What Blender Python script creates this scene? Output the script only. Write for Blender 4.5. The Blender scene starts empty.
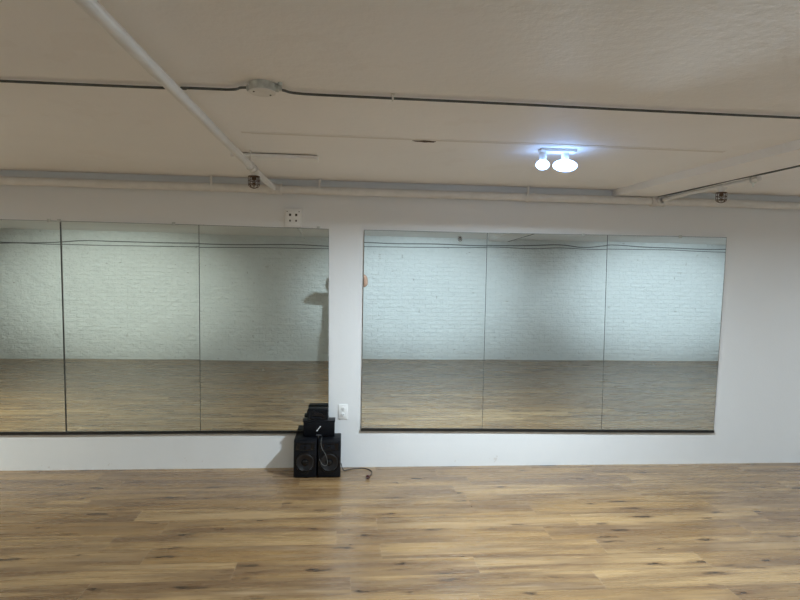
import bpy, bmesh, math, random
from mathutils import Vector, Matrix
random.seed(7)
S = bpy.context.scene
COL = S.collection

# ------------------------------------------------------------------ camera
EYE = Vector((0, 0, 1.5))
yaw, pitch, roll = (math.radians(a) for a in (5.24, 2.1, 1.07))
FW = Vector((math.sin(yaw)*math.cos(pitch), math.cos(yaw)*math.cos(pitch), -math.sin(pitch)))
RT0 = Vector((math.cos(yaw), -math.sin(yaw), 0)); UP0 = RT0.cross(FW)
RT = RT0*math.cos(roll) + UP0*math.sin(roll); UP = RT.cross(FW)
cam = bpy.data.objects.new('camera', bpy.data.cameras.new('camera')); COL.objects.link(cam)
cam.data.sensor_width = 36; cam.data.lens = 27; cam.data.clip_start = .005
cam.matrix_world = Matrix(((RT.x, UP.x, -FW.x, 0), (RT.y, UP.y, -FW.y, 0), (RT.z, UP.z, -FW.z, 1.5), (0, 0, 0, 1)))
S.camera = cam
# ------------------------------------------------------------------ world, exposure
W = bpy.data.worlds.new('world'); S.world = W; W.use_nodes = True
W.node_tree.nodes['Background'].inputs[0].default_value = (.6, .65, .7, 1)
W.node_tree.nodes['Background'].inputs[1].default_value = .02
S.view_settings.view_transform = 'Standard'; S.view_settings.look = 'None'
S.view_settings.gamma = 1; S.view_settings.use_curve_mapping = False
S.view_settings.exposure = 0.1
# lamps of the room: position, power, colour (two heads on each fixture)
WALL_Y, BACK_Y, CEIL = 4.70, -1.5, 2.24
XL, XR = -7.6, 8.2
COOL = (.72, .88, 1.0); GREENISH = (.86, .97, .95)
# x, flood watts, spot watts, colour: one row of fixtures along the mirror wall, the middle one in view
LAMP_Y = 3.32
LAMPS = [(-4.2, 86, 640, GREENISH), (1.175, 93, 740, COOL), (5.75, 64, 800, COOL)]

# ------------------------------------------------------------------ node helpers
def mat(name):
    m = bpy.data.materials.new(name); m.use_nodes = True
    return m, m.node_tree, m.node_tree.nodes['Principled BSDF']
def nd(t, kind, **kw):
    n = t.nodes.new(kind)
    for k, v in kw.items():
        if k in n.inputs.keys(): n.inputs[k].default_value = v
        else: setattr(n, k, v)
    return n
def math_(t, op, a, b=None, c=None):
    n = t.nodes.new('ShaderNodeMath'); n.operation = op
    for i, v in enumerate((a, b, c)):
        if v is None: continue
        if isinstance(v, (int, float)): n.inputs[i].default_value = v
        else: t.links.new(v, n.inputs[i])
    return n.outputs[0]
def ramp(t, fac, stops, interp='LINEAR'):
    n = t.nodes.new('ShaderNodeValToRGB'); t.links.new(fac, n.inputs[0]); n.color_ramp.interpolation = interp
    e = n.color_ramp.elements
    while len(e) < len(stops): e.new(.5)
    for el, (p, c) in zip(e, stops):
        el.position = p; el.color = (*c, 1) if len(c) == 3 else c
    return n.outputs[0]
def mix(t, fac, a, b, mode='MIX'):
    n = t.nodes.new('ShaderNodeMix'); n.data_type = 'RGBA'; n.blend_type = mode
    for s, v in ((n.inputs[0], fac), (n.inputs[6], a), (n.inputs[7], b)):
        if isinstance(v, (int, float)): s.default_value = v
        elif isinstance(v, tuple): s.default_value = (*v, 1) if len(v) == 3 else v
        else: t.links.new(v, s)
    return n.outputs[2]
def noise(t, vec, scale, detail=3, rough=.5, out=0):
    n = nd(t, 'ShaderNodeTexNoise'); n.inputs['Scale'].default_value = scale
    n.inputs['Detail'].default_value = detail; n.inputs['Roughness'].default_value = rough
    t.links.new(vec, n.inputs['Vector']); return n.outputs[out]
def bump(t, b, h, strength, dist, prev=None):
    n = nd(t, 'ShaderNodeBump'); n.inputs['Strength'].default_value = strength; n.inputs['Distance'].default_value = dist
    t.links.new(h, n.inputs['Height'])
    if prev: t.links.new(prev, n.inputs['Normal'])
    if b: t.links.new(n.outputs[0], b.inputs['Normal'])
    return n.outputs[0]
def plain(name, col, rough=.5, metal=0.0, var=.08, scale=30, bmp=0.0, spec=.5):
    m, t, b = mat(name)
    tc = nd(t, 'ShaderNodeTexCoord').outputs['Object']
    n = noise(t, tc, scale, 3)
    lo = tuple(c*(1-var) for c in col); hi = tuple(min(1, c*(1+var)) for c in col)
    t.links.new(ramp(t, n, [(.3, lo), (.7, hi)]), b.inputs['Base Color'])
    b.inputs['Roughness'].default_value = rough; b.inputs['Metallic'].default_value = metal
    b.inputs['Specular IOR Level'].default_value = spec
    if bmp: bump(t, b, n, bmp, .002)
    return m

# ------------------------------------------------------------------ materials
def plaster(name, col, bumps=.35, sc=9, stain=None):
    m, t, b = mat(name)
    tc = nd(t, 'ShaderNodeTexCoord').outputs['Object']
    n1 = noise(t, tc, .8, 4, .6); n2 = noise(t, tc, 60, 4, .6); n3 = noise(t, tc, sc, 3, .55)
    c = ramp(t, n1, [(.3, tuple(v*.965 for v in col)), (.7, tuple(min(1, v*1.02) for v in col))])
    if stain: c = stain(t, tc, c)
    t.links.new(c, b.inputs['Base Color']); b.inputs['Roughness'].default_value = .62
    b.inputs['Specular IOR Level'].default_value = .3
    p = bump(t, None, n3, bumps*.5, .01)
    bump(t, b, n2, bumps, .0022, p)
    return m
def wall_stain(t, tc, c):
    sp = nd(t, 'ShaderNodeSeparateXYZ'); t.links.new(tc, sp.inputs[0])
    n = noise(t, tc, 7, 4, .7)
    low = math_(t, 'LESS_THAN', sp.outputs[2], .09)
    f = math_(t, 'MULTIPLY', math_(t, 'GREATER_THAN', n, .68), low)
    c = mix(t, math_(t, 'MULTIPLY', f, .3), c, (.45, .36, .28))
    return c
M_WALL = plaster('painted_plaster', (.82, .812, .80), .35, 5, wall_stain)
def ceil_stain(t, tc, c):
    sp = nd(t, 'ShaderNodeSeparateXYZ'); t.links.new(tc, sp.inputs[0])
    n = noise(t, tc, 2.2, 4, .6)
    # old yellowed brush line along a filled joint (y about 3.2), soft and broken
    d = math_(t, 'ABSOLUTE', math_(t, 'SUBTRACT', sp.outputs[1], 3.205))
    band = math_(t, 'MULTIPLY', math_(t, 'LESS_THAN', d, .017), math_(t, 'GREATER_THAN', sp.outputs[0], -.55))
    band = math_(t, 'MULTIPLY', band, math_(t, 'LESS_THAN', sp.outputs[0], 2.1))
    c = mix(t, math_(t, 'MULTIPLY', band, .30), c, (.42, .33, .22))
    c = mix(t, math_(t, 'MULTIPLY', math_(t, 'GREATER_THAN', n, .62), .05), c, (.6, .5, .4))
    return c
M_CEIL = plaster('textured_ceiling_paint', (.90, .87, .84), .35, 22, ceil_stain)

def brick_mat():
    m, t, b = mat('painted_brick')
    tc = nd(t, 'ShaderNodeTexCoord').outputs['Object']
    sp = nd(t, 'ShaderNodeSeparateXYZ'); t.links.new(tc, sp.inputs[0])
    cb = nd(t, 'ShaderNodeCombineXYZ'); t.links.new(sp.outputs[0], cb.inputs[0]); t.links.new(sp.outputs[2], cb.inputs[1])
    w = noise(t, tc, 1.6, 3, .6, 1)
    mp = mix(t, .07, cb.outputs[0], w, 'ADD')
    br = nd(t, 'ShaderNodeTexBrick'); t.links.new(mp, br.inputs['Vector'])
    br.inputs['Scale'].default_value = 1; br.inputs['Brick Width'].default_value = .215; br.inputs['Row Height'].default_value = .075
    br.inputs['Mortar Size'].default_value = .007; br.inputs['Mortar Smooth'].default_value = .6
    br.inputs['Color1'].default_value = (1, 1, 1, 1); br.inputs['Color2'].default_value = (.8, .8, .8, 1); br.inputs['Mortar'].default_value = (0, 0, 0, 1)
    n = noise(t, mix(t, 1.0, tc, (1, 1, 1.9), 'MULTIPLY'), 9, 6, .68); big = noise(t, tc, 2.2, 3, .55)
    rough_left = math_(t, 'MULTIPLY_ADD', sp.outputs[0], -.1, .75)
    rl = nd(t, 'ShaderNodeClamp'); t.links.new(rough_left, rl.inputs[0]); rl.inputs[1].default_value = .6; rl.inputs[2].default_value = 2.2
    h = math_(t, 'ADD', math_(t, 'MULTIPLY', br.outputs['Color'], .11), math_(t, 'MULTIPLY', math_(t, 'ADD', n, math_(t, 'MULTIPLY', big, 1.3)), rl.outputs[0]))
    pit = math_(t, 'MULTIPLY', math_(t, 'GREATER_THAN', noise(t, tc, 9, 2, .5), .71), math_(t, 'SUBTRACT', 1, br.outputs['Color']))
    base = ramp(t, n, [(.3, (.74, .75, .73)), (.7, (.80, .81, .79))])
    t.links.new(mix(t, math_(t, 'MULTIPLY', pit, .7), base, (.35, .33, .28)), b.inputs['Base Color'])
    b.inputs['Roughness'].default_value = .55
    bump(t, b, h, 1.0, .045)
    return m
M_BRICK = brick_mat()

def floor_mat():
    m, t, b = mat('oak_plank_floor')
    tc = nd(t, 'ShaderNodeTexCoord').outputs['Object']
    sp = nd(t, 'ShaderNodeSeparateXYZ'); t.links.new(tc, sp.inputs[0])
    X, Y = sp.outputs[0], sp.outputs[1]
    PW, PL = .185, 1.25
    ry = math_(t, 'DIVIDE', Y, PW); row = math_(t, 'FLOOR', ry); fy = math_(t, 'FRACT', ry)
    wn = nd(t, 'ShaderNodeTexWhiteNoise', noise_dimensions='1D'); t.links.new(row, wn.inputs['W'])
    rx = math_(t, 'ADD', math_(t, 'DIVIDE', X, PL), wn.outputs['Value']); colm = math_(t, 'FLOOR', rx); fx = math_(t, 'FRACT', rx)
    cid = nd(t, 'ShaderNodeCombineXYZ'); t.links.new(row, cid.inputs[0]); t.links.new(colm, cid.inputs[1])
    w2 = nd(t, 'ShaderNodeTexWhiteNoise', noise_dimensions='2D'); t.links.new(cid.outputs[0], w2.inputs['Vector'])
    pid = w2.outputs['Value']
    # grain coordinates: stretched along the plank, shifted per plank
    def vec(sx, sy, shift):
        c = nd(t, 'ShaderNodeCombineXYZ')
        t.links.new(math_(t, 'MULTIPLY', X, sx), c.inputs[0]); t.links.new(math_(t, 'MULTIPLY', Y, sy), c.inputs[1])
        t.links.new(math_(t, 'MULTIPLY', pid, shift), c.inputs[2]); return c.outputs[0]
    g1 = noise(t, vec(.9, 9, 37), 1, 4, .62)       # broad cathedral streaks
    g2 = noise(t, vec(3, 75, 61), 1, 3, .6)        # fine grain
    g3 = noise(t, vec(1.4, 20, 17), 1, 5, .7)
    c = ramp(t, pid, [(0, (.27, .152, .060)), (.35, (.315, .186, .078)), (.7, (.355, .218, .098)), (1, (.395, .25, .118))])
    c = mix(t, ramp(t, g1, [(.40, (1,)*3), (.60, (0,)*3)]), c, (.175, .10, .05))
    c = mix(t, ramp(t, g3, [(.55, (0,)*3), (.8, (.55,)*3)]), c, (.56, .40, .25))
    c = mix(t, ramp(t, g2, [(.36, (.4,)*3), (.55, (0,)*3)]), c, (.17, .10, .05))
    # dark splits and knots
    kv = nd(t, 'ShaderNodeTexVoronoi'); kv.inputs['Scale'].default_value = 1
    dn = noise(t, vec(12, 22, 9), 1, 3, .6, 1)
    t.links.new(mix(t, .8, vec(3.9, 15, 53), dn, 'ADD'), kv.inputs['Vector'])
    kc = nd(t, 'ShaderNodeSeparateColor'); t.links.new(kv.outputs['Color'], kc.inputs[0])
    pick = math_(t, 'GREATER_THAN', kc.outputs[0], .42)
    kd = math_(t, 'DIVIDE', kv.outputs['Distance'], math_(t, 'MULTIPLY_ADD', kc.outputs[1], 1.5, .35))
    k = math_(t, 'MULTIPLY', ramp(t, kd, [(.06, (1,)*3), (.19, (0,)*3)]), pick)
    halo = math_(t, 'MULTIPLY', ramp(t, kd, [(.06, (.6,)*3), (.42, (0,)*3)]), pick)
    c = mix(t, halo, c, (.17, .09, .042)); c = mix(t, k, c, (.035, .02, .012))
    # seams
    ey = math_(t, 'MULTIPLY', math_(t, 'MINIMUM', fy, math_(t, 'SUBTRACT', 1, fy)), PW)
    ex = math_(t, 'MULTIPLY', math_(t, 'MINIMUM', fx, math_(t, 'SUBTRACT', 1, fx)), PL)
    sy_ = math_(t, 'LESS_THAN', ey, .0011); sx_ = math_(t, 'LESS_THAN', ex, .0016)
    c = mix(t, math_(t, 'MULTIPLY', sy_, .55), c, (.12, .07, .035))
    c = mix(t, math_(t, 'MULTIPLY', sx_, .28), c, (.55, .40, .26))  # end joints: bright bevel highlight painted into the colour as a lighter line
    t.links.new(c, b.inputs['Base Color'])
    rr = ramp(t, g3, [(.3, (.24,)*3), (.75, (.33,)*3)])
    t.links.new(rr, b.inputs['Roughness']); b.inputs['Specular IOR Level'].default_value = .75
    hh = math_(t, 'SUBTRACT', math_(t, 'MULTIPLY', g2, .2), math_(t, 'MAXIMUM', sy_, sx_))
    bump(t, b, hh, .12, .001)
    return m
M_FLOOR = floor_mat()

def mirror_mat(name, tint, r=.004):
    m, t, b = mat(name)
    tc = nd(t, 'ShaderNodeTexCoord').outputs['Object']
    n = noise(t, tc, 1.3, 2)
    t.links.new(ramp(t, n, [(.3, tuple(v*.985 for v in tint)), (.7, tint)]), b.inputs['Base Color'])
    b.inputs['Metallic'].default_value = 1; b.inputs['Roughness'].default_value = r
    bump(t, b, noise(t, tc, .9, 1), .25, .0035)
    return m
M_MIR_L = mirror_mat('silvered_glass_green', (.76, .80, .75))
M_MIR_R = mirror_mat('silvered_glass_clear', (.80, .86, .85))
M_EDGE = plain('mirror_edge', (.05, .055, .05), .3)
M_BLACKCH = plain('black_channel', (.012, .012, .012), .4)
M_PIPE = plain('pipe_paint', (.76, .73, .69), .42, var=.05, scale=12, bmp=.2)
M_WHITE = plain('white_plastic', (.88, .87, .85), .35, var=.02)
M_SLOT = plain('dark_slot', (.05, .045, .04), .6)
M_GALV = plain('galvanised_steel', (.62, .63, .59), .45, .45, .25, 25, .3)
M_COND = plain('dark_conduit', (.10, .105, .10), .45, .2, .2)
M_BRASS = plain('aged_bronze', (.13, .075, .045), .45, .6, .3)
M_CABIN = plain('black_vinyl', (.0035, .004, .006), .55, 0, .2, 120, .3, spec=.15)
M_CONE = plain('speaker_cone', (.004, .004, .006), .3, 0, .1, spec=.5)
M_GLOSSB = plain('glossy_black', (.005, .005, .006), .2, 0, .1, spec=.35)
M_DARKG = plain('dark_grey_plastic', (.006, .0065, .009), .45, spec=.2)
M_SILVER = plain('silver_cap', (.45, .46, .50), .3, .7)
M_LOGO = plain('logo_white', (.85, .86, .88), .4, var=.01)
M_RUBBER = plain('black_rubber', (.02, .018, .018), .5)
M_REDP = plain('dark_red_plug', (.07, .012, .012), .4)
M_CABLE = plain('grey_cable', (.17, .17, .16), .55)
M_BATTEN = plain('painted_batten', (.90, .88, .84), .6, var=.04, scale=15, bmp=.4)
M_HOLE = plain('ceiling_chip', (.10, .06, .035), .9, var=.4)
M_SKIN = plain('skin', (.55, .33, .24), .5, var=.06)
M_SHIRT = plain('dark_cotton', (.05, .055, .065), .85)
M_TROUS = plain('dark_denim', (.045, .055, .085), .85)
M_HAIR = plain('dark_hair', (.03, .02, .015), .5)
M_SHOE = plain('black_shoe', (.03, .03, .03), .5)
M_EYE = plain('eye_dark', (.04, .03, .025), .3)
def glow(name, col, s):
    m, t, b = mat(name)
    b.inputs['Base Color'].default_value = (.9, .9, .9, 1)
    b.inputs['Emission Color'].default_value = (*col, 1); b.inputs['Emission Strength'].default_value = s
    tc = nd(t, 'ShaderNodeTexCoord').outputs['Object']
    t.links.new(ramp(t, noise(t, tc, 20), [(.3, tuple(c*.97 for c in col)), (.7, col)]), b.inputs['Emission Color'])
    return m
M_GLOW = glow('lit_led_blue_white', (.26, .50, 1.0), 13)
M_GLOW2 = glow('lit_led_cool', (.5, .72, 1.0), 16)

# ------------------------------------------------------------------ mesh helpers
def obj(name, bm, m, parent=None, smooth=False, loc=(0, 0, 0)):
    me = bpy.data.meshes.new(name); bmesh.ops.recalc_face_normals(bm, faces=bm.faces); bm.to_mesh(me); bm.free()
    for q in (m if isinstance(m, (list, tuple)) else [m]): me.materials.append(q)
    if smooth:
        for p in me.polygons: p.use_smooth = True
        try: me.set_sharp_from_angle(angle=math.radians(38))
        except Exception: pass
    o = bpy.data.objects.new(name, me); COL.objects.link(o); o.location = loc
    if parent: o.parent = parent
    return o
def tag(o, label=None, cat=None, group=None, kind=None):
    if label: o['label'] = label
    if cat: o['category'] = cat
    if group: o['group'] = group
    if kind: o['kind'] = kind
    return o
def thing(name, label, cat, loc=(0, 0, 0), group=None, rot=(0, 0, 0)):
    o = bpy.data.objects.new(name, None); COL.objects.link(o); o.location = loc; o.rotation_euler = rot
    o.empty_display_size = .05
    return tag(o, label, cat, group)
def BM(): return bmesh.new()
def box(bm, x0, x1, y0, y1, z0, z1, bev=0, seg=2):
    r = bmesh.ops.create_cube(bm, size=1)
    for v in r['verts']:
        v.co = Vector(((x0+x1)/2 + v.co.x*(x1-x0), (y0+y1)/2 + v.co.y*(y1-y0), (z0+z1)/2 + v.co.z*(z1-z0)))
    if bev:
        es = list({e for v in r['verts'] for e in v.link_edges})
        bmesh.ops.bevel(bm, geom=es, offset=bev, segments=seg, affect='EDGES', profile=.5)
    return bm
def frame_of(d):
    d = d.normalized(); a = Vector((0, 0, 1)) if abs(d.z) < .9 else Vector((1, 0, 0))
    u = d.cross(a).normalized(); return u, d.cross(u).normalized()
def tube(bm, pts, r, n=12, caps=True, closed=False):
    pts = [Vector(p) for p in pts]; N = len(pts)
    rs = r if isinstance(r, (list, tuple)) else [r]*N
    rings = []; pu = None
    for i, p in enumerate(pts):
        if closed: d = pts[(i+1) % N]-pts[i-1]
        else: d = pts[min(i+1, N-1)]-pts[max(i-1, 0)]
        if pu is None: u, v = frame_of(d)
        else:
            dn = d.normalized(); u = (pu-dn*pu.dot(dn)).normalized(); v = dn.cross(u)
        pu = u
        rings.append([bm.verts.new(p+(u*math.cos(a)+v*math.sin(a))*rs[i]) for a in (2*math.pi*k/n for k in range(n))])
    for i in range(N if closed else N-1):
        A, B = rings[i], rings[(i+1) % N]
        for k in range(n): bm.faces.new((A[k], A[(k+1) % n], B[(k+1) % n], B[k]))
    if caps and not closed:
        bm.faces.new(rings[0][::-1]); bm.faces.new(rings[-1])
    return bm
def lathe(bm, prof, c=(0, 0, 0), axis=(0, 0, 1), n=32):
    """prof: (radius, offset along axis)"""
    c = Vector(c); ax = Vector(axis).normalized(); u, v = frame_of(ax)
    rings = []
    for r, h in prof:
        if r < 1e-6: rings.append([bm.verts.new(c+ax*h)])
        else: rings.append([bm.verts.new(c+ax*h+(u*math.cos(a)+v*math.sin(a))*r) for a in (2*math.pi*k/n for k in range(n))])
    for A, B in zip(rings, rings[1:]):
        for k in range(n):
            a0, a1 = A[k % len(A)], A[(k+1) % len(A)]; b0, b1 = B[k % len(B)], B[(k+1) % len(B)]
            vs = [a0]
            for q in (a1, b1, b0):
                if q not in vs: vs.append(q)
            if len(vs) > 2: bm.faces.new(vs)
    return bm
def smooth_path(pts, n=8):
    P = [Vector(p) for p in pts]; out = []
    for i in range(len(P)-1):
        p0, p1, p2, p3 = P[max(i-1, 0)], P[i], P[i+1], P[min(i+2, len(P)-1)]
        for k in range(n):
            t = k/n
            out.append(.5*((2*p1)+(p2-p0)*t+(2*p0-5*p1+4*p2-p3)*t*t+(3*p1-p0-3*p2+p3)*t**3))
    return out+[P[-1]]

# ------------------------------------------------------------------ room shell
def struct(name, bm, m, label=None):
    o = obj(name, bm, m); o['kind'] = 'structure'
    if label: o['label'] = label
    return o
T = .15
struct('floor', box(BM(), XL-T, XR+T, BACK_Y-T, WALL_Y+T, -T, 0), M_FLOOR, 'oak-look plank floor with dark knots')
struct('ceiling', box(BM(), XL-T, XR+T, BACK_Y-T, WALL_Y+T, CEIL, CEIL+T), M_CEIL, 'textured off-white ceiling')
struct('wall_front', box(BM(), XL-T, XR+T, WALL_Y, WALL_Y+T, 0, CEIL), M_WALL, 'smooth white wall carrying the mirrors')
struct('wall_back', box(BM(), XL-T, XR+T, BACK_Y-T, BACK_Y, 0, CEIL), M_BRICK, 'white painted brick wall seen in the mirrors')
struct('wall_left', box(BM(), XL-T, XL, BACK_Y, WALL_Y, 0, CEIL), M_WALL)
struct('wall_right', box(BM(), XR, XR+T, BACK_Y, WALL_Y, 0, CEIL), M_WALL)
# shallow beam on the ceiling, slightly out of square
bm = BM()
def bx(y): return 2.135+(4.69-y)*.0786
zb = 2.19
pl = [(bx(y)+dx, y, z) for y in (WALL_Y, BACK_Y) for dx, z in ((0, CEIL), (0, zb), (.335, zb), (.335, CEIL))]
vs = [bm.verts.new(p) for p in pl]
for a in ((0, 1, 2, 3), (7, 6, 5, 4), (0, 4, 5, 1), (1, 5, 6, 2), (2, 6, 7, 3), (3, 7, 4, 0)): bm.faces.new([vs[i] for i in a])
struct('trim_1', bm, M_CEIL, 'shallow painted ceiling beam running to the mirror wall')
# filled joint (low ridge) and chip in the ceiling
bm = BM(); box(bm, -.5, 2.1, 3.18, 3.225, CEIL-.0025, CEIL+.001, .0012, 1)
struct('trim_2', bm, M_CEIL, 'low filled joint across the ceiling')

# ------------------------------------------------------------------ mirrors
def mirror(name_label, x0t, x1t, x0b, x1b, z0l, z0r, z1l, z1r, m, tilt=0.0, turn=0.0, clips=(), gap=.003):
    cx = (x0t+x1t)/2; cz = (z0l+z1l)/2
    t = thing('wall_mirror', name_label, 'mirror', (cx, WALL_Y-.002, z0l), 'wall mirrors', (tilt, 0, turn))
    g = gap/2; th = .006
    e = .0006
    A = [(x0b-cx+e, 0), (x1b-cx-e, z0r-z0l), (x1t-cx-e, z1r-z0l), (x0t-cx+e, z1l-z0l)]
    bm = BM(); f = [bm.verts.new((x, -th, z)) for x, z in A]; k = [bm.verts.new((x, 0, z)) for x, z in A]
    I = [(A[0][0]+g, A[0][1]+.001), (A[1][0]-g, A[1][1]+.001), (A[2][0]-g, A[2][1]-.002), (A[3][0]+g, A[3][1]-.002)]
    fi = [bm.verts.new((x, -th, z)) for x, z in I]
    bm.faces.new(fi).material_index = 0
    for i in range(4): bm.faces.new((f[i], f[(i+1) % 4], fi[(i+1) % 4], fi[i])).material_index = 1
    bm.faces.new(k[::-1]).material_index = 1
    for i in range(4): bm.faces.new((f[i], k[i], k[(i+1) % 4], f[(i+1) % 4])).material_index = 1
    o = obj('glass', bm, [m, M_EDGE], t)
    for cxp in clips:
        b2 = BM(); box(b2, cxp-cx-.012, cxp-cx+.012, -.010, 0, z1l-z0l-.010, z1l-z0l+.014, .002)
        obj('mirror_clip', b2, M_GALV, t)
    return t
mirror('tall wall mirror at the far left end, cut off by the picture edge', -3.10, -2.117, -3.10, -2.077, .296, .293, 1.877, 1.877, M_MIR_L, -.0012, .004, (-2.20, -2.13), .012)
mirror('wall mirror second from the left, between the dark wide gap and a thin seam', -2.113, -1.113, -2.073, -1.091, .297, .298, 1.877, 1.875, M_MIR_L, -.0012, 0, (-1.3,), .004)
mirror('wall mirror right of the thin seam, with the black speaker stack at its corner', -1.113, -.132, -1.091, -.112, .298, .294, 1.875, 1.869, M_MIR_L, -.0022, -.001, (-.21,), .003)
mirror('left panel of the right-hand mirror row, beside the outlet strip', .140, 1.115, .141, 1.112, .312, .304, 1.869, 1.871, M_MIR_R, .0010, .001, (), .003)
mirror('middle panel of the right-hand mirror row', 1.115, 2.103, 1.112, 2.104, .304, .291, 1.871, 1.879, M_MIR_R, .0012, 0, (1.9,), .003)
mirror('right end panel of the right-hand mirror row, beside the bare wall', 2.103, 3.121, 2.104, 3.071, .291, .283, 1.879, 1.884, M_MIR_R, .0012, -.001, (2.72,), .004)
def rail(pts, label):
    bm = BM(); top = []
    for x, z in pts:
        top.append([bm.verts.new((x, WALL_Y-d, z+h)) for d, h in ((.0005, -.017), (.016, -.017), (.016, .004), (.0105, .004), (.0105, -.005), (.0005, -.005))])
    for A, B in zip(top, top[1:]):
        for k in range(6): bm.faces.new((A[k], A[(k+1) % 6], B[(k+1) % 6], B[k]))
    bm.faces.new(top[0]); bm.faces.new(top[-1][::-1])
    tag(obj('mirror_rail', bm, M_BLACKCH), label, 'mirror rail', 'black rails under the mirrors')
rail([(-3.1, .292), (-2.075, .289), (-1.09, .294), (-.111, .290)], 'black channel holding the left-hand mirror row along its bottom')
rail([(.139, .308), (1.112, .300), (2.104, .287), (3.073, .279)], 'black channel holding the right-hand mirror row along its bottom')

# ------------------------------------------------------------------ pipes
def strap(parent, x, y, z, r, axis='x', up=True):
    b = BM(); n = 14; pts = []
    w = .012
    rr = r+.003
    ring = [(rr*math.cos(a), rr*math.sin(a)) for a in (2*math.pi*k/20 for k in range(20))]
    if axis == 'x': tube(b, [(x, y+p, z+q) for p, q in ring], .004, 8, closed=True)
    else: tube(b, [(x+p, y, z+q) for p, q in ring], .004, 8, closed=True)
    if up: tube(b, [(x, y, z+rr), (x, y, CEIL)], .004, 8)
    return obj('hanger', b, M_PIPE, parent, True)
PZ, PR, PY = 2.157, .031, 4.66
t = thing('sprinkler_pipe', 'thick white main pipe running along the top of the mirror wall', 'pipe', (0, PY, PZ))
bm = tube(BM(), [(XL+.01, 0, 0), (XR-.01, 0, 0)], PR, 24)
obj('pipe_run', bm, M_PIPE, t, True)
for x in (-3.2, -1.01, -.205, 1.42, 2.55, 4.4):
    b = BM(); ring = [(x, (PR+.002)*math.cos(a), (PR+.002)*math.sin(a)) for a in (2*math.pi*k/20 for k in range(20))]
    lathe(b, [(PR, -.011), (PR+.005, -.011), (PR+.005, .011), (PR, .011)], (x, 0, 0), (1, 0, 0), 24); box(b, x-.008, x+.008, -PR-.004, -PR+.001, 0, CEIL-PZ, .001, 1)
    obj('hanger', b, M_PIPE, t, True)
for x in (-.545, 2.50):
    b = BM(); lathe(b, [(PR, -.06), (PR+.011, -.06), (PR+.012, -.043), (PR+.007, -.040), (PR+.007, .040), (PR+.012, .043), (PR+.011, .06), (PR, .06)], (x, 0, 0), (1, 0, 0), 24)
    lathe(b, [(.027, 0), (.027, -.055), (.031, -.057), (.031, -.072), (.02, -.072)], (x, 0, 0), (0, 1, 0), 24)
    obj('tee_fitting', b, M_PIPE, t, True)
# branch pipe over the room (left)
BZ = 2.145
def bxp(y): return -.545-(4.60-y)*.0258
t = thing('sprinkler_pipe', 'long white branch pipe crossing the ceiling diagonally at the left', 'pipe', (0, 0, 0))
bm = tube(BM(), [(bxp(4.60), 4.60, PZ), (bxp(3.7), 3.7, BZ), (bxp(1.5), 1.5, BZ), (bxp(.4), .4, BZ)], .0205, 20)
obj('pipe_run', bm, M_PIPE, t, True)
for y in (1.2,): strap(t, bxp(y), y, BZ, .0205, 'y')
yj = 3.77
b = BM(); lathe(b, [(.02, -.045), (.027, -.045), (.028, -.03), (.025, -.028), (.025, .028), (.028, .03), (.027, .045), (.02, .045)], (bxp(yj), yj, BZ), (-.0258, 1, 0), 20)
lathe(b, [(.016, 0), (.016, -.036), (.012, -.038)], (bxp(yj), yj, BZ), (0, 0, 1), 16)
obj('drop_fitting', b, M_PIPE, t, True)
strap(t, bxp(3.64), 3.64, BZ, .0205, 'y')
# branch pipe on the right, tucked against the beam
RZ = 2.170
def rxp(y): return bx(y)+.335+.034
t = thing('sprinkler_pipe', 'short white branch pipe tucked against the right side of the ceiling beam', 'pipe', (0, 0, 0))
bm = tube(BM(), [(rxp(4.60), 4.60, PZ+.003), (rxp(4.3), 4.3, RZ), (rxp(3.60), 3.60, RZ)], .0145, 18)
obj('pipe_run', bm, M_PIPE, t, True)
b = BM(); lathe(b, [(.0, -.01), (.017, -.01), (.018, 0), (.018, .02), (.014, .02)], (rxp(3.60), 3.60, RZ), (0, 1, 0), 18); obj('end_cap', b, M_PIPE, t, True)
SY = 3.93
b = BM(); lathe(b, [(.034, .012), (.036, 0), (.03, -.012), (.02, -.02), (.016, -.03), (.012, -.03)], (rxp(SY), SY, RZ-.010), (0, 0, 1), 20); obj('drop_fitting', b, M_PIPE, t, True)
b = BM(); ring = [(rxp(3.64)+.024*math.cos(a), 3.64, RZ+.024*math.sin(a)) for a in (2*math.pi*k/20 for k in range(20))]
tube(b, ring, .005, 8, closed=True); tube(b, [(rxp(3.64), 3.64, RZ+.024), (rxp(3.64), 3.64, CEIL)], .005, 8)
tube(b, [(rxp(3.64), 3.64, RZ-.02), (rxp(3.64), 3.64, RZ-.045)], .006, 8)
obj('hanger', b, M_GALV, t, True)

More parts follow.
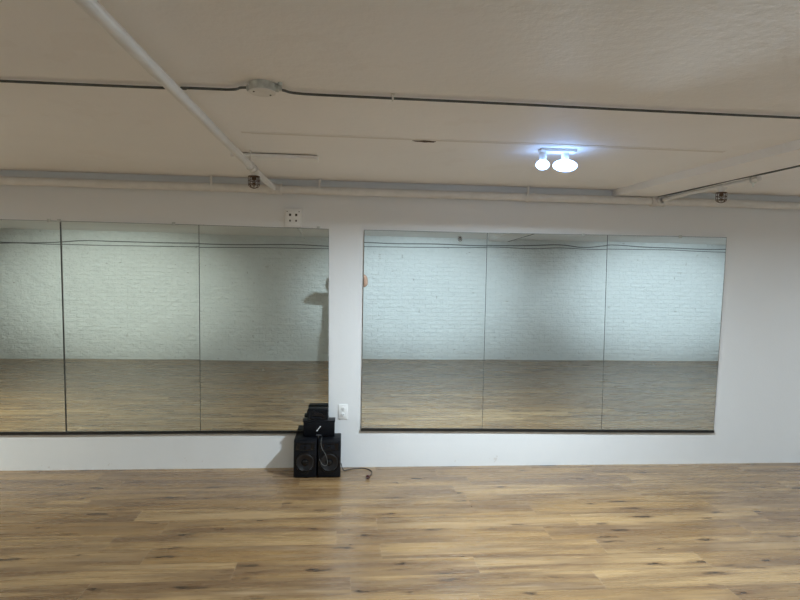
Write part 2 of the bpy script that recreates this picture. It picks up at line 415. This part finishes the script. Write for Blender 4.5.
t = thing('edge_cable', 'thin dark cable following the right lower edge of the ceiling beam', 'cable', (0, 0, 0))
obj('cable_run', tube(BM(), [(bx(y)+.335+.0065, y, zb-.002+.003*math.sin(y*7)) for y in (4.62, 4.4, 4.1, 3.8, 3.5, 3.2, 2.9, 2.6, 2.2, 1.5, .5, -.5, -1.4)], .0055, 8), M_COND, t, True)
def sprinkler(x, y, z, label, m, h=.078):
    """caged head hanging down from height z"""
    t = thing('sprinkler', label, 'sprinkler', (x, y, z), 'caged sprinklers')
    b = BM(); lathe(b, [(.012, 0), (.012, -.012), (.015, -.014), (.015, -.022), (.008, -.024), (.006, -.03)], n=16)
    tube(b, [(-.011, 0, -.024), (-.013, 0, -.036), (0, 0, -.05)], .002, 6); tube(b, [(.011, 0, -.024), (.013, 0, -.036), (0, 0, -.05)], .002, 6)
    lathe(b, [(0, -.05), (.015, -.051), (.015, -.053), (0, -.053)], n=16)
    obj('nozzle', b, m, t, True)
    b = BM()
    def cr(q): return .034 if q < .6 else .034*math.sqrt(max(0, 1-((q-.6)/.4)**2))
    for k in range(4):
        a = math.pi*k/4+.2
        pts = []
        prof = [(.034, -.004)]+[(cr(i/10), -.004-(h-.004)*i/10) for i in range(1, 11)]
        left = [(-r*math.cos(a), -r*math.sin(a), zz) for r, zz in prof]
        right = [(r*math.cos(a), r*math.sin(a), zz) for r, zz in prof[:-1]][::-1]
        tube(b, left+right, .0019, 6)
        tube(b, [(-.034*math.cos(a), -.034*math.sin(a), -.004), (.034*math.cos(a), .034*math.sin(a), -.004)], .0017, 6)
    for zz in (-.004, -.030, -.052):
        rr = .034
        tube(b, [(rr*math.cos(a), rr*math.sin(a), zz) for a in (2*math.pi*k/24 for k in range(24))], .0019, 6, closed=True)
    obj('wire_cage', b, m, t, True)
    return t
sprinkler(bxp(yj), yj, BZ-.036, 'bronze wire-caged sprinkler head hanging under the diagonal ceiling pipe', M_BRASS)
sprinkler(rxp(SY), SY, RZ-.040, 'wire-caged sprinkler head hanging beside the ceiling beam at the right', M_BRASS, .074)
sprinkler(1.92, -.62, CEIL-.03, 'wire-caged sprinkler head by the brick wall, seen only in the mirror', M_BRASS)
t = bpy.data.objects['sprinkler.002']
b = BM(); lathe(b, [(0, .03), (.03, .03), (.03, .024), (.013, .022), (.013, 0), (0, 0)], n=16); obj('escutcheon', b, M_PIPE, t, True)

# ------------------------------------------------------------------ ceiling conduit, box
CY = 2.455
t = thing('ceiling_conduit', 'thin dark conduit running across the whole ceiling through the round box', 'conduit', (0, 0, 0))
cz = CEIL-.012
bm = tube(BM(), smooth_path([(XL+.02, CY+.03, cz), (-1.4, CY+.012, cz), (-.62, CY-.01, cz), (-.46, CY-.015, cz), (-.415, CY-.055, cz-.003), (-.385, CY-.070, cz-.006)], 6), .0052, 10)
obj('conduit_run', bm, M_COND, t, True)
bm = tube(BM(), smooth_path([(-.275, CY-.070, cz-.006), (-.250, CY-.045, cz-.003), (-.20, CY-.005, cz), (0, CY+.002, cz), (.6, CY+.004, cz), (1.98, CY+.015, cz), (XR-.02, CY+.02, cz)], 6), .0052, 10)
obj('conduit_run', bm, M_COND, t, True)
for x in (.18, 2.9, -1.9):
    b = BM(); ring = [(x, CY+.003+.0095*math.cos(a), cz+.0095*math.sin(a)) for a in (2*math.pi*k/16 for k in range(16))]
    tube(b, ring, .004, 8, closed=True); box(b, x-.008, x+.008, CY-.03, CY+.01, CEIL-.004, CEIL, .001, 1)
    obj('conduit_clip', b, M_PIPE, t, True)
t = thing('junction_box', 'round galvanised junction box on the ceiling, joined by the dark conduit', 'junction box', (-.33, CY-.072, CEIL))
b = BM(); lathe(b, [(0, 0), (.050, 0), (.050, -.032), (0, -.032)], n=28); obj('box_body', b, M_GALV, t, True)
b = BM(); lathe(b, [(0, -.032), (.052, -.032), (.053, -.034), (.050, -.037), (0, -.037)], n=28); obj('cover_plate', b, M_PIPE, t, True)
b = BM(); lathe(b, [(.0, 0), (.013, 0), (.013, .018), (.009, .02), (.009, .03)], (.044, 0, -.018), (1, 0, 0), 12); obj('connector', b, M_GALV, t, True); b = BM(); lathe(b, [(.0, 0), (.013, 0), (.013, .014), (.009, .016)], (-.044, 0, -.020), (-1, 0, 0), 12); obj('connector', b, M_GALV, t, True)
for a in (.6, 3.7):
    b = BM(); lathe(b, [(0, -.040), (.003, -.0395), (.004, -.037), (0, -.036)], (.035*math.cos(a), .035*math.sin(a), 0), n=10); obj('screw', b, M_SLOT, t, True)
for k, (dx, dy) in enumerate(((.062, .012), (.07, -.02))):
    b = BM(); lathe(b, [(0, 0), (.010, 0), (.008, -.012), (0, -.014)], (dx, dy, 0), n=10); obj('conduit_strap_screw', b, M_GALV, t, True)

t = thing('wooden_batten', 'white painted flat board fixed to the ceiling beside the caged sprinkler', 'board', (-.44, 3.77, CEIL))
obj('board', box(BM(), -.26, .262, -.058, .060, -.026, -.006, .002), M_BATTEN, t)
for x in (-.2, .2): obj('spacer', box(BM(), x-.02, x+.02, -.03, .03, -.0065, 0), M_BATTEN, t)
# torn chip
bm = BM(); n = 18; ctr = Vector((.425, 3.232, CEIL-.004)); vs = []
for k in range(n):
    a = 2*math.pi*k/n; rr = 1+.25*math.sin(3*a+1)+.15*math.sin(5*a)
    vs.append((ctr.x+.05*rr*math.cos(a)*(1.5 if math.cos(a) < 0 else .8), ctr.y+.020*rr*math.sin(a)*(1 if math.cos(a) > -.3 else .45)))
A = [bm.verts.new((x, y, CEIL-.0005)) for x, y in vs]; B = [bm.verts.new((ctr.x+(x-ctr.x)*.75, ctr.y+(y-ctr.y)*.75, CEIL-.006)) for x, y in vs]
for k in range(n): bm.faces.new((A[k], A[(k+1) % n], B[(k+1) % n], B[k]))
bm.faces.new(B); bm.faces.new(A[::-1])
tag(obj('ceiling_chip', bm, M_HOLE), 'small dark torn chip in the ceiling joint', 'ceiling damage')

# ------------------------------------------------------------------ wall plates
t = thing('wall_junction_box', 'square white box with four openings on the wall above the left mirrors', 'junction box', (-.405, WALL_Y, 1.945))
b = BM(); box(b, -.066, .066, -.028, 0, -.070, .069, .005); obj('box_body', b, M_WHITE, t, True)
b = BM(); box(b, -.052, .052, -.034, -.026, -.055, .055, .003); obj('cover_plate', b, M_WHITE, t, True)
for x in (-.023, .023):
    for z, w in ((.022, .008), (-.022, .006)):
        b = BM(); box(b, x-w, x+w, -.0352, -.030, z-w*1.15, z+w*1.15, .001, 1); obj('socket_opening', b, M_SLOT, t)
for x, z in ((-.045, .047), (.045, .047)):
    b = BM(); lathe(b, [(0, .0355), (.004, .035), (.004, .03), (0, .03)], (x, 0, z), (0, -1, 0), 10); obj('screw', b, M_SLOT, t, True)
t = thing('wall_outlet', 'white duplex power outlet low on the wall between the two mirror rows', 'outlet', (-.003, WALL_Y, .443))
b = BM(); box(b, -.036, .036, -.007, 0, -.058, .058, .003); obj('cover_plate', b, M_WHITE, t, True)
for z in (.024, -.024):
    b = BM(); lathe(b, [(0, .0095), (.0155, .0095), (.017, .0085), (.017, .004), (0, .004)], (0, 0, z), (0, -1, 0), 20)
    s = obj('receptacle', b, M_WHITE, t, True)
    for x in (-.0065, .0065):
        b = BM(); box(b, x-.0016, x+.0016, -.0102, -.008, z-.002, z+.008); obj('slot', b, M_SLOT, s)
    b = BM(); lathe(b, [(0, .0102), (.0028, .0102), (.0028, .008), (0, .008)], (0, 0, z-.008), (0, -1, 0), 10); obj('slot', b, M_SLOT, s)
b = BM(); lathe(b, [(0, .0085), (.003, .008), (.003, .006), (0, .006)], (0, 0, 0), (0, -1, 0), 10); obj('screw', b, M_GALV, t, True)

# ------------------------------------------------------------------ speaker stack
SF, SB = 4.452, 4.672
def speaker(x0, x1, h, label):
    cx = (x0+x1)/2; hw = (x1-x0)/2
    t = thing('loudspeaker', label, 'speaker', (cx, SF, 0), 'floor loudspeakers')
    b = BM(); box(b, -hw, hw, .006, SB-SF, .004, h, .004); obj('cabinet', b, M_CABIN, t, True)
    b = BM(); box(b, -hw+.004, hw-.004, 0, .008, .008, h-.004, .003); obj('front_baffle', b, M_DARKG, t, True)
    wz = .118; R_ = .073
    b = BM(); lathe(b, [(R_-.008, .001), (R_-.005, .006), (R_+.003, .006), (R_+.005, 0)], (0, 0, wz), (0, -1, 0), 40); w = obj('woofer_ring', b, M_GLOSSB, t, True)
    b = BM(); lathe(b, [(R_-.006, .004), (R_-.013, .008), (R_-.02, .003), (.024, -.0005)], (0, 0, wz), (0, -1, 0), 40); obj('woofer_cone', b, M_CONE, t, True)
    b = BM(); lathe(b, [(.025, -.0005), (.022, .006), (.012, .010), (0, .0115)], (0, 0, wz), (0, -1, 0), 24); obj('dust_cap', b, M_GLOSSB, t, True)
    # horn tweeter
    b = BM()
    hx, hz0, hz1 = hw-.016, h-.075, h-.02
    mz = (hz0+hz1)/2
    o_ = [(-hx, hz0), (hx, hz0), (hx, hz1), (-hx, hz1)]; i_ = [(-.018, mz-.012), (.018, mz-.012), (.018, mz+.012), (-.018, mz+.012)]
    fr = [b.verts.new((x, -.004, z)) for x, z in o_]; inn = [b.verts.new((x*.93, -.004, mz+(z-mz)*.9)) for x, z in o_]; dp = [b.verts.new((x, .004, z)) for x, z in i_]; bk = [b.verts.new((x, .001, z)) for x, z in o_]
    for P, Q in ((bk, fr), (fr, inn), (inn, dp)):
        for k in range(4): b.faces.new((P[k], P[(k+1) % 4], Q[(k+1) % 4], Q[k]))
    b.faces.new(dp)
    obj('horn', b, M_GLOSSB, t)
    b = BM(); lathe(b, [(.010, 0), (.009, .005), (0, .009)], (0, -.003, mz), (0, -1, 0), 16); obj('tweeter_dome', b, M_GLOSSB, t, True)
    for x, z in ((-hw+.012, .018), (hw-.012, .018), (-hw+.012, h-.014), (hw-.012, h-.014)):
        b = BM(); lathe(b, [(0, .004), (.004, .003), (.004, 0)], (x, 0, z), (0, -1, 0), 10); obj('screw', b, M_GLOSSB, t, True)
    for x in (-hw+.02, hw-.02):
        for y in (.03, SB-SF-.03):
            b = BM(); lathe(b, [(0, 0), (.009, 0), (.009, .005), (0, .005)], (x, y, 0), n=12); obj('foot', b, M_RUBBER, t)
    return t
H = .282
speaker(-.362, -.192, H, 'black floor loudspeaker, left one of the pair below the stack')
speaker(-.184, -.014, H-.002, 'black floor loudspeaker on the right of the pair, nearest the outlet')
# amplifier with white slash mark
t = thing('amplifier', 'black amplifier box with a white slash mark, lying across both loudspeakers', 'amplifier', (-.182, 4.552, H))
b = BM(); box(b, -.118, .118, .006, .108, .005, .116, .003); obj('case', b, M_GLOSSB, t, True)
b = BM(); box(b, -.124, .122, -.002, .110, .116, .124, .002); obj('top_lid', b, M_DARKG, t, True)
b = BM(); box(b, -.115, .115, 0, .008, .009, .112, .002); fp = obj('front_panel', b, M_CABIN, t, True)
b = BM(); tube(b, [(-.016, -.0005, .045), (.012, -.0005, .082)], .0028, 8); obj('slash_mark', b, M_LOGO, fp)
b = BM(); tube(b, [(-.016, -.0005, .045), (-.0115, -.0005, .051)], .0042, 8); obj('slash_mark_end', b, M_LOGO, fp)
b = BM(); tube(b, [(.0075, -.0005, .076), (.012, -.0005, .082)], .0042, 8); obj('slash_mark_end', b, M_LOGO, fp)
b = BM(); box(b, -.020, .018, -.001, .001, .013, .0165); obj('badge', b, M_SILVER, fp)
for x, y in ((-.1, .03), (.1, .03), (-.1, .09), (.1, .09)):
    b = BM(); lathe(b, [(0, 0), (.009, 0), (.009, .006), (0, .006)], (x, y, 0), n=12); obj('foot', b, M_RUBBER, t)
# small monitor speaker on top
t = thing('speaker_unit', 'small black unit with a slanted front, topmost of the speaker stack', 'speaker', (-.193, 4.572, H+.124))
b = BM(); box(b, -.075, .075, .006, .095, 0, .083, .004); obj('case', b, M_CABIN, t, True)
b = BM()
P = [(-.075, -.001, 0), (.073, -.001, 0), (.073, .007, .081), (-.075, .007, .081)]
f0 = [b.verts.new(p) for p in P]; f1 = [b.verts.new((x, .012, z)) for x, y, z in P]
b.faces.new(f0); b.faces.new(f1[::-1])
for k in range(4): b.faces.new((f0[k], f1[k], f1[(k+1) % 4], f0[(k+1) % 4]))
obj('front_panel', b, M_GLOSSB, t)
b = BM()
tri = [(-.035, .072), (.03, .05), (.05, .03), (-.03, .036)]
q = [b.verts.new((x, -.004, z)) for x, z in tri]; q2 = [b.verts.new((x, .005, z)) for x, z in tri]
b.faces.new(q); b.faces.new(q2[::-1])
for k in range(4): b.faces.new((q[k], q2[k], q2[(k+1) % 4], q[(k+1) % 4]))
obj('grille', b, M_CONE, t)
b = BM(); tube(b, [(-.05, -.004, .018), (.03, -.004, .016)], .006, 10); obj('handle_bar', b, M_DARKG, t, True)
b = BM(); box(b, -.082, -.074, .01, .06, .03, .075, .003); obj('side_bracket', b, M_DARKG, t, True)

# cables
def cable(name, pts, r, m, label, cat, plug=None):
    b = tube(BM(), smooth_path(pts, 8), r, 8)
    if plug is None: return tag(obj(name, b, m, None, True), label, cat)
    t = thing(name, label, cat, (0, 0, 0)); obj('cord', b, m, t, True); return t
t = cable('power_cord', [(-.010, 4.64, .05), (-.002, 4.625, .02), (0.012, 4.605, .006), (.03, 4.615, .0045), (.10, 4.655, .0045), (.17, 4.655, .0045), (.218, 4.60, .0045), (.224, 4.53, .0045), (.194, 4.435, .006)], .0036, M_RUBBER, 'black power cord trailing from the speakers over the floor, ending in a plug', 'cord', 1)
b = BM(); lathe(b, [(.004, 0), (.010, .004), (.014, .014), (.0145, .030), (0, .030)], (.197, 4.442, .0150), (-.35, -1, 0), 14); pg = obj('plug', b, M_REDP, t, True)
b = BM()
for s in (-1, 1):
    tube(b, [(.187+s*.006, 4.413-s*.002, .0150), (.181+s*.006, 4.397-s*.002, .0150)], .0018, 6)
obj('prong', b, M_SILVER, pg)
cable('speaker_cable', [(-.158, 4.545, H+.003), (-.160, 4.46, H+.003), (-.160, 4.440, H-.01), (-.160, 4.440, .25), (-.150, 4.438, .22), (-.125, 4.434, .18), (-.112, 4.43, .13), (-.12, 4.430, .10), (-.15, 4.430, .11), (-.172, 4.434, .15)], .0017, M_CABLE, 'thin grey cable dangling over the front of the right loudspeaker', 'cable')

# ------------------------------------------------------------------ lamps
BULB_Z = -.090
def lamp(x, y, label, m, flood, spot, col):
    """base plate with two LED bulbs: a small one aimed at the far brick wall, a wide one aimed down"""
    t = thing('ceiling_lamp', label, 'ceiling lamp', (x, y, CEIL), 'twin-bulb ceiling lamps')
    b = BM(); box(b, -.10, .11, -.035, .035, -.018, 0, .008, 3); obj('base_plate', b, M_WHITE, t, True)
    for hx, rx, ry, rz in ((-.078, .038, .034, .028), (.052, .070, .042, .034)):
        b = BM(); lathe(b, [(0, 0), (.022, 0), (.020, -.04), (.016, -.05), (0, -.05)], (hx, 0, -.016), n=20); hd = obj('lamp_holder', b, M_WHITE, t, True)
        b = BM(); bmesh.ops.create_uvsphere(b, u_segments=24, v_segments=16, radius=1)
        for v in b.verts: v.co = Vector((hx+v.co.x*rx, v.co.y*ry, BULB_Z+.002+v.co.z*rz))
        obj('bulb', b, m, hd, True)
        if hx > 0:
            L = bpy.data.lights.new('led_light', 'AREA'); L.shape = 'DISK'; L.size = .12; L.energy = flood
            aim = Vector((0, -.12, -1)); p = Vector((hx, -.01, BULB_Z-rz-.008))
        else:
            L = bpy.data.lights.new('led_light', 'SPOT'); L.spot_size = math.radians(50); L.spot_blend = 1; L.shadow_soft_size = .02; L.energy = spot
            aim = Vector((.05, -1, -.20)); p = Vector((hx, -ry-.024, BULB_Z-.004))
        L.color = col
        lo = bpy.data.objects.new('led_light', L); COL.objects.link(lo); lo.parent = t
        lo.location = p; lo.rotation_euler = aim.to_track_quat('-Z', 'Y').to_euler()
        if hx < 0: lo.scale = (1.25, .66, 1)
    return t
for (x, w, sw, c), m, lb in zip(LAMPS, (M_GLOW2, M_GLOW, M_GLOW2), ('lit twin-bulb ceiling lamp beyond the left edge of the picture', 'lit twin-bulb ceiling lamp glaring blue-white in view near the mirror wall', 'lit twin-bulb ceiling lamp beyond the right edge of the picture')):
    lamp(x, LAMP_Y, lb, m, w, sw, c)

# ------------------------------------------------------------------ back wall cables
def wavy(z0, amp, sd, dz):
    rnd = random.Random(sd); pts = []
    x = XL+.05
    while x < XR-.05:
        pts.append((x, BACK_Y+.012, z0+dz(x)+rnd.uniform(-amp, amp))); x += rnd.uniform(.45, .8)
    pts.append((XR-.03, BACK_Y+.012, z0)); return pts
def dz(x): return .06*min(1, max(-1, x/5))
tag(obj('wall_cable', tube(BM(), smooth_path(wavy(2.092, .028, 3, dz), 5), .0075, 8), M_CABLE, None, True), 'upper of two wavy cables along the top of the brick wall', 'cable', 'cables on the brick wall')
tag(obj('wall_cable', tube(BM(), smooth_path(wavy(2.047, .012, 8, dz), 5), .006, 8), M_CABLE, None, True), 'lower of two wavy cables along the top of the brick wall', 'cable', 'cables on the brick wall')

# ------------------------------------------------------------------ phone and photographer (seen in the mirror)
t = bpy.data.objects.new('phone', None); COL.objects.link(t); tag(t, 'black phone held up sideways by the photographer', 'phone')
t.matrix_world = Matrix(((RT.x, UP.x, -FW.x, 0), (RT.y, UP.y, -FW.y, 0), (RT.z, UP.z, -FW.z, 1.5), (0, 0, 0, 1))) @ Matrix.Translation((.045, -.02, .012))
b = BM(); box(b, -.073, .073, -.036, .036, -.004, .004, .003); obj('phone_body', b, M_GLOSSB, t, True)
b = BM(); box(b, -.070, -.036, -.002, .032, -.0055, -.003, .002); cm = obj('camera_bump', b, M_DARKG, t, True)
b = BM(); box(b, -.070, .070, -.033, .033, .0035, .0045, .001, 1); obj('screen', b, M_CONE, t)

def skin(name, verts, edges, radii, m, parent, sub=1):
    """grow a tapered surface over a joint skeleton and return its evaluated mesh as bmesh"""
    me = bpy.data.meshes.new('sk'); me.from_pydata([Vector(v) for v in verts], edges, []); o = bpy.data.objects.new('sk', me); COL.objects.link(o)
    md = o.modifiers.new('s', 'SKIN'); md.use_smooth_shade = True
    for i, r in enumerate(radii):
        r = r if isinstance(r, tuple) else (r, r); me.skin_vertices[0].data[i].radius = r
    me.skin_vertices[0].data[0].use_root = True
    s = o.modifiers.new('d', 'SUBSURF'); s.levels = sub; s.render_levels = sub
    dg = bpy.context.evaluated_depsgraph_get(); ev = o.evaluated_get(dg); bm = BM(); bm.from_mesh(ev.to_mesh())
    bpy.data.objects.remove(o); return bm
def merge(dst, src):
    me = bpy.data.meshes.new('tmp'); src.to_mesh(me); dst.from_mesh(me); src.free(); bpy.data.meshes.remove(me)
px, py = .055, -.43
P = thing('person', 'person standing with raised arms holding a phone, hidden but for an elbow in the mirror', 'person', (0, 0, 0))
V = [(px, py, .88), (px, py, 1.02), (px, py, 1.16), (px, py+.005, 1.28), (px, py+.005, 1.345), (px, py+.015, 1.40), (px, py+.025, 1.45)]
Rr = [(.135, .095), (.115, .082), (.125, .09), (.13, .092), (.075, .06), (.047, .047), (.05, .05)]
E_ = [(0, 1), (1, 2), (2, 3), (3, 4), (4, 5), (5, 6)]
def add(p, r, par):
    V.append(p); Rr.append(r); E_.append((par, len(V)-1)); return len(V)-1
elb = {}
WR = {1: (.135, -.075, 1.53), -1: (-.045, -.075, 1.50)}
for s in (1, -1):
    a = add((px+s*.095, py+.005, 1.325), .055, 3)
    a = add((px+s*.155, py+.015, 1.325), .052, a)
    e = (.336, -.235, 1.382) if s > 0 else (-.235, -.215, 1.36)
    a = add(tuple(Vector((px+s*.155, py+.015, 1.325)).lerp(Vector(e), .5)), .042, a)
    a = add(e, .040, a)
    a = add(tuple(Vector(e).lerp(Vector(WR[s]), .28)+Vector((.045, 0, .085) if s > 0 else (0, 0, 0))), .037, a)
    a = add(WR[s], (.021, .026), a)
    # legs
    l = add((px+s*.085, py, .80), .085, 0); l = add((px+s*.09, py+.01, .48), .056, l); l = add((px+s*.095, py-.01, .30), .05, l); l = add((px+s*.1, py-.01, .075), .034, l); add((px+s*.115, py+.10, .035), .03, l)
body = skin('b', V, E_, Rr, M_SKIN, None, 2)
# head with a face
hb = BM(); bmesh.ops.create_uvsphere(hb, u_segments=32, v_segments=24, radius=1)
hc = Vector((px, py+.035, 1.545))
for v in hb.verts:
    x, y, z = v.co
    w = .074*(1-.22*max(0, -z)**1.3); d = .094
    q = Vector((x*w, y*d, z*.112))
    if y > .3:
        q.y += .022*math.exp(-((x/.16)**2+((z+.12)/.17)**2))            # nose
        q.y -= .008*math.exp(-(((abs(x)-.42)/.18)**2+((z-.08)/.12)**2))  # eye sockets
        q.y += .006*math.exp(-((x/.3)**2+((z+.48)/.07)**2))             # lips
        q.y += .010*math.exp(-((x/.35)**2+((z+.85)/.2)**2))             # chin
    v.co = hc+q
for s in (1, -1):
    e = bmesh.ops.create_uvsphere(hb, u_segments=12, v_segments=8, radius=1)
    for v in e['verts']: v.co = hc+Vector((s*.074+v.co.x*.010, -.005+v.co.y*.017, .0+v.co.z*.030))
merge(body, hb)
# hands: palm plus five fingers closed on the phone's short edges
for s in (1, -1):
    w = Vector(WR[s]); edge = Vector((.045+s*.073, -.008, 1.482))
    pc = w.lerp(edge+Vector((s*.018, -.02, .01)), .75)
    merge(body, skin('p', [w, w.lerp(pc, .55), pc], [(0, 1), (1, 2)], [.022, (.022, .034), (.018, .036)], M_SKIN, None, 1))
    for i, (dz_, ln) in enumerate(((.030, .9), (.012, 1.0), (-.007, .93), (-.025, .75))):
        b0 = pc+Vector((0, .0, dz_)); k1 = edge+Vector((s*.017, .012, dz_*.9+.005)); k2 = edge+Vector((s*.004, .022, dz_*.85+.003)); k3 = edge+Vector((-s*.012*ln, .020, dz_*.8))
        if s < 0: k3 = edge+Vector((s*.002, .021, dz_*.8)); 
        merge(body, skin('f', [b0, k1, k2, k3], [(0, 1), (1, 2), (2, 3)], [.009, .0085, .0078, .0065], M_SKIN, None, 1))
    b0 = pc+Vector((-s*.004, -.012, .0)); k1 = edge+Vector((s*.002, -.022, -.012)); k2 = edge+Vector((-s*.022, -.017, -.018))
    merge(body, skin('t', [b0, k1, k2], [(0, 1), (1, 2)], [.011, .010, .008], M_SKIN, None, 1))
obj('body', body, M_SKIN, P, True)
# hair
hb = BM(); bmesh.ops.create_uvsphere(hb, u_segments=32, v_segments=20, radius=1)
for v in hb.verts:
    x, y, z = v.co
    q = Vector((x*.083, y*.102, z*.122)); 
    v.co = hc+Vector((0, -.010, .010))+q
for v in hb.verts:                                                       # hairline: tuck the face zone inside the head
    d = v.co-hc
    f = max(0, min(1, (.062-d.z+.35*min(0, d.y-.03))/.03))*max(0, min(1, (d.y+.02)/.03))
    f = max(f, max(0, min(1, (-.055-d.z)/.03)))
    v.co = hc+d*(1-.30*f)
o = obj('hair', hb, M_HAIR, P, True)
for s in (1, -1):
    b = BM(); bmesh.ops.create_uvsphere(b, u_segments=12, v_segments=8, radius=.0075)
    obj('eye', b, M_EYE, P, True, hc+Vector((s*.031, .0785, .010)))
# t-shirt
sv = [(px, py, .82), (px, py, 1.02), (px, py, 1.16), (px, py+.005, 1.28), (px, py+.005, 1.35)]
sr = [(.160, .124), (.146, .112), (.140, .104), (.142, .105), (.084, .07)]
se = [(0, 1), (1, 2), (2, 3), (3, 4)]
for s in (1, -1):
    e = Vector((.336, -.235, 1.382) if s > 0 else (-.235, -.215, 1.36)); sh = Vector((px+s*.155, py+.015, 1.325))
    n0 = len(sv); sv += [(px+s*.095, py+.005, 1.325), tuple(sh), tuple(sh.lerp(e, .5))]; sr += [.065, .064, .056]; se += [(3, n0), (n0, n0+1), (n0+1, n0+2)]
obj('t_shirt', skin('s', sv, se, sr, None, None, 2), M_SHIRT, P, True)
tv = [(px, py, 1.02), (px, py, .86)]; tr = [(.128, .094), (.142, .102)]; te = [(0, 1)]
for s in (1, -1):
    n0 = len(tv); tv += [(px+s*.085, py, .80), (px+s*.09, py+.01, .48), (px+s*.095, py-.01, .30), (px+s*.1, py-.01, .08)]; tr += [.098, .072, .062, .055]; te += [(1, n0), (n0, n0+1), (n0+1, n0+2), (n0+2, n0+3)]
obj('trousers', skin('s', tv, te, tr, None, None, 2), M_TROUS, P, True)
for s in (1, -1):
    b = skin('s', [(px+s*.1, py-.035, .045), (px+s*.105, py+.04, .045), (px+s*.115, py+.15, .034)], [(0, 1), (1, 2)], [(.046, .044), (.048, .042), (.045, .032)], None, None, 2)
    lo = min(v.co.z for v in b.verts)
    for v in b.verts: v.co.z -= lo
    obj('shoe', b, M_SHOE, P, True)
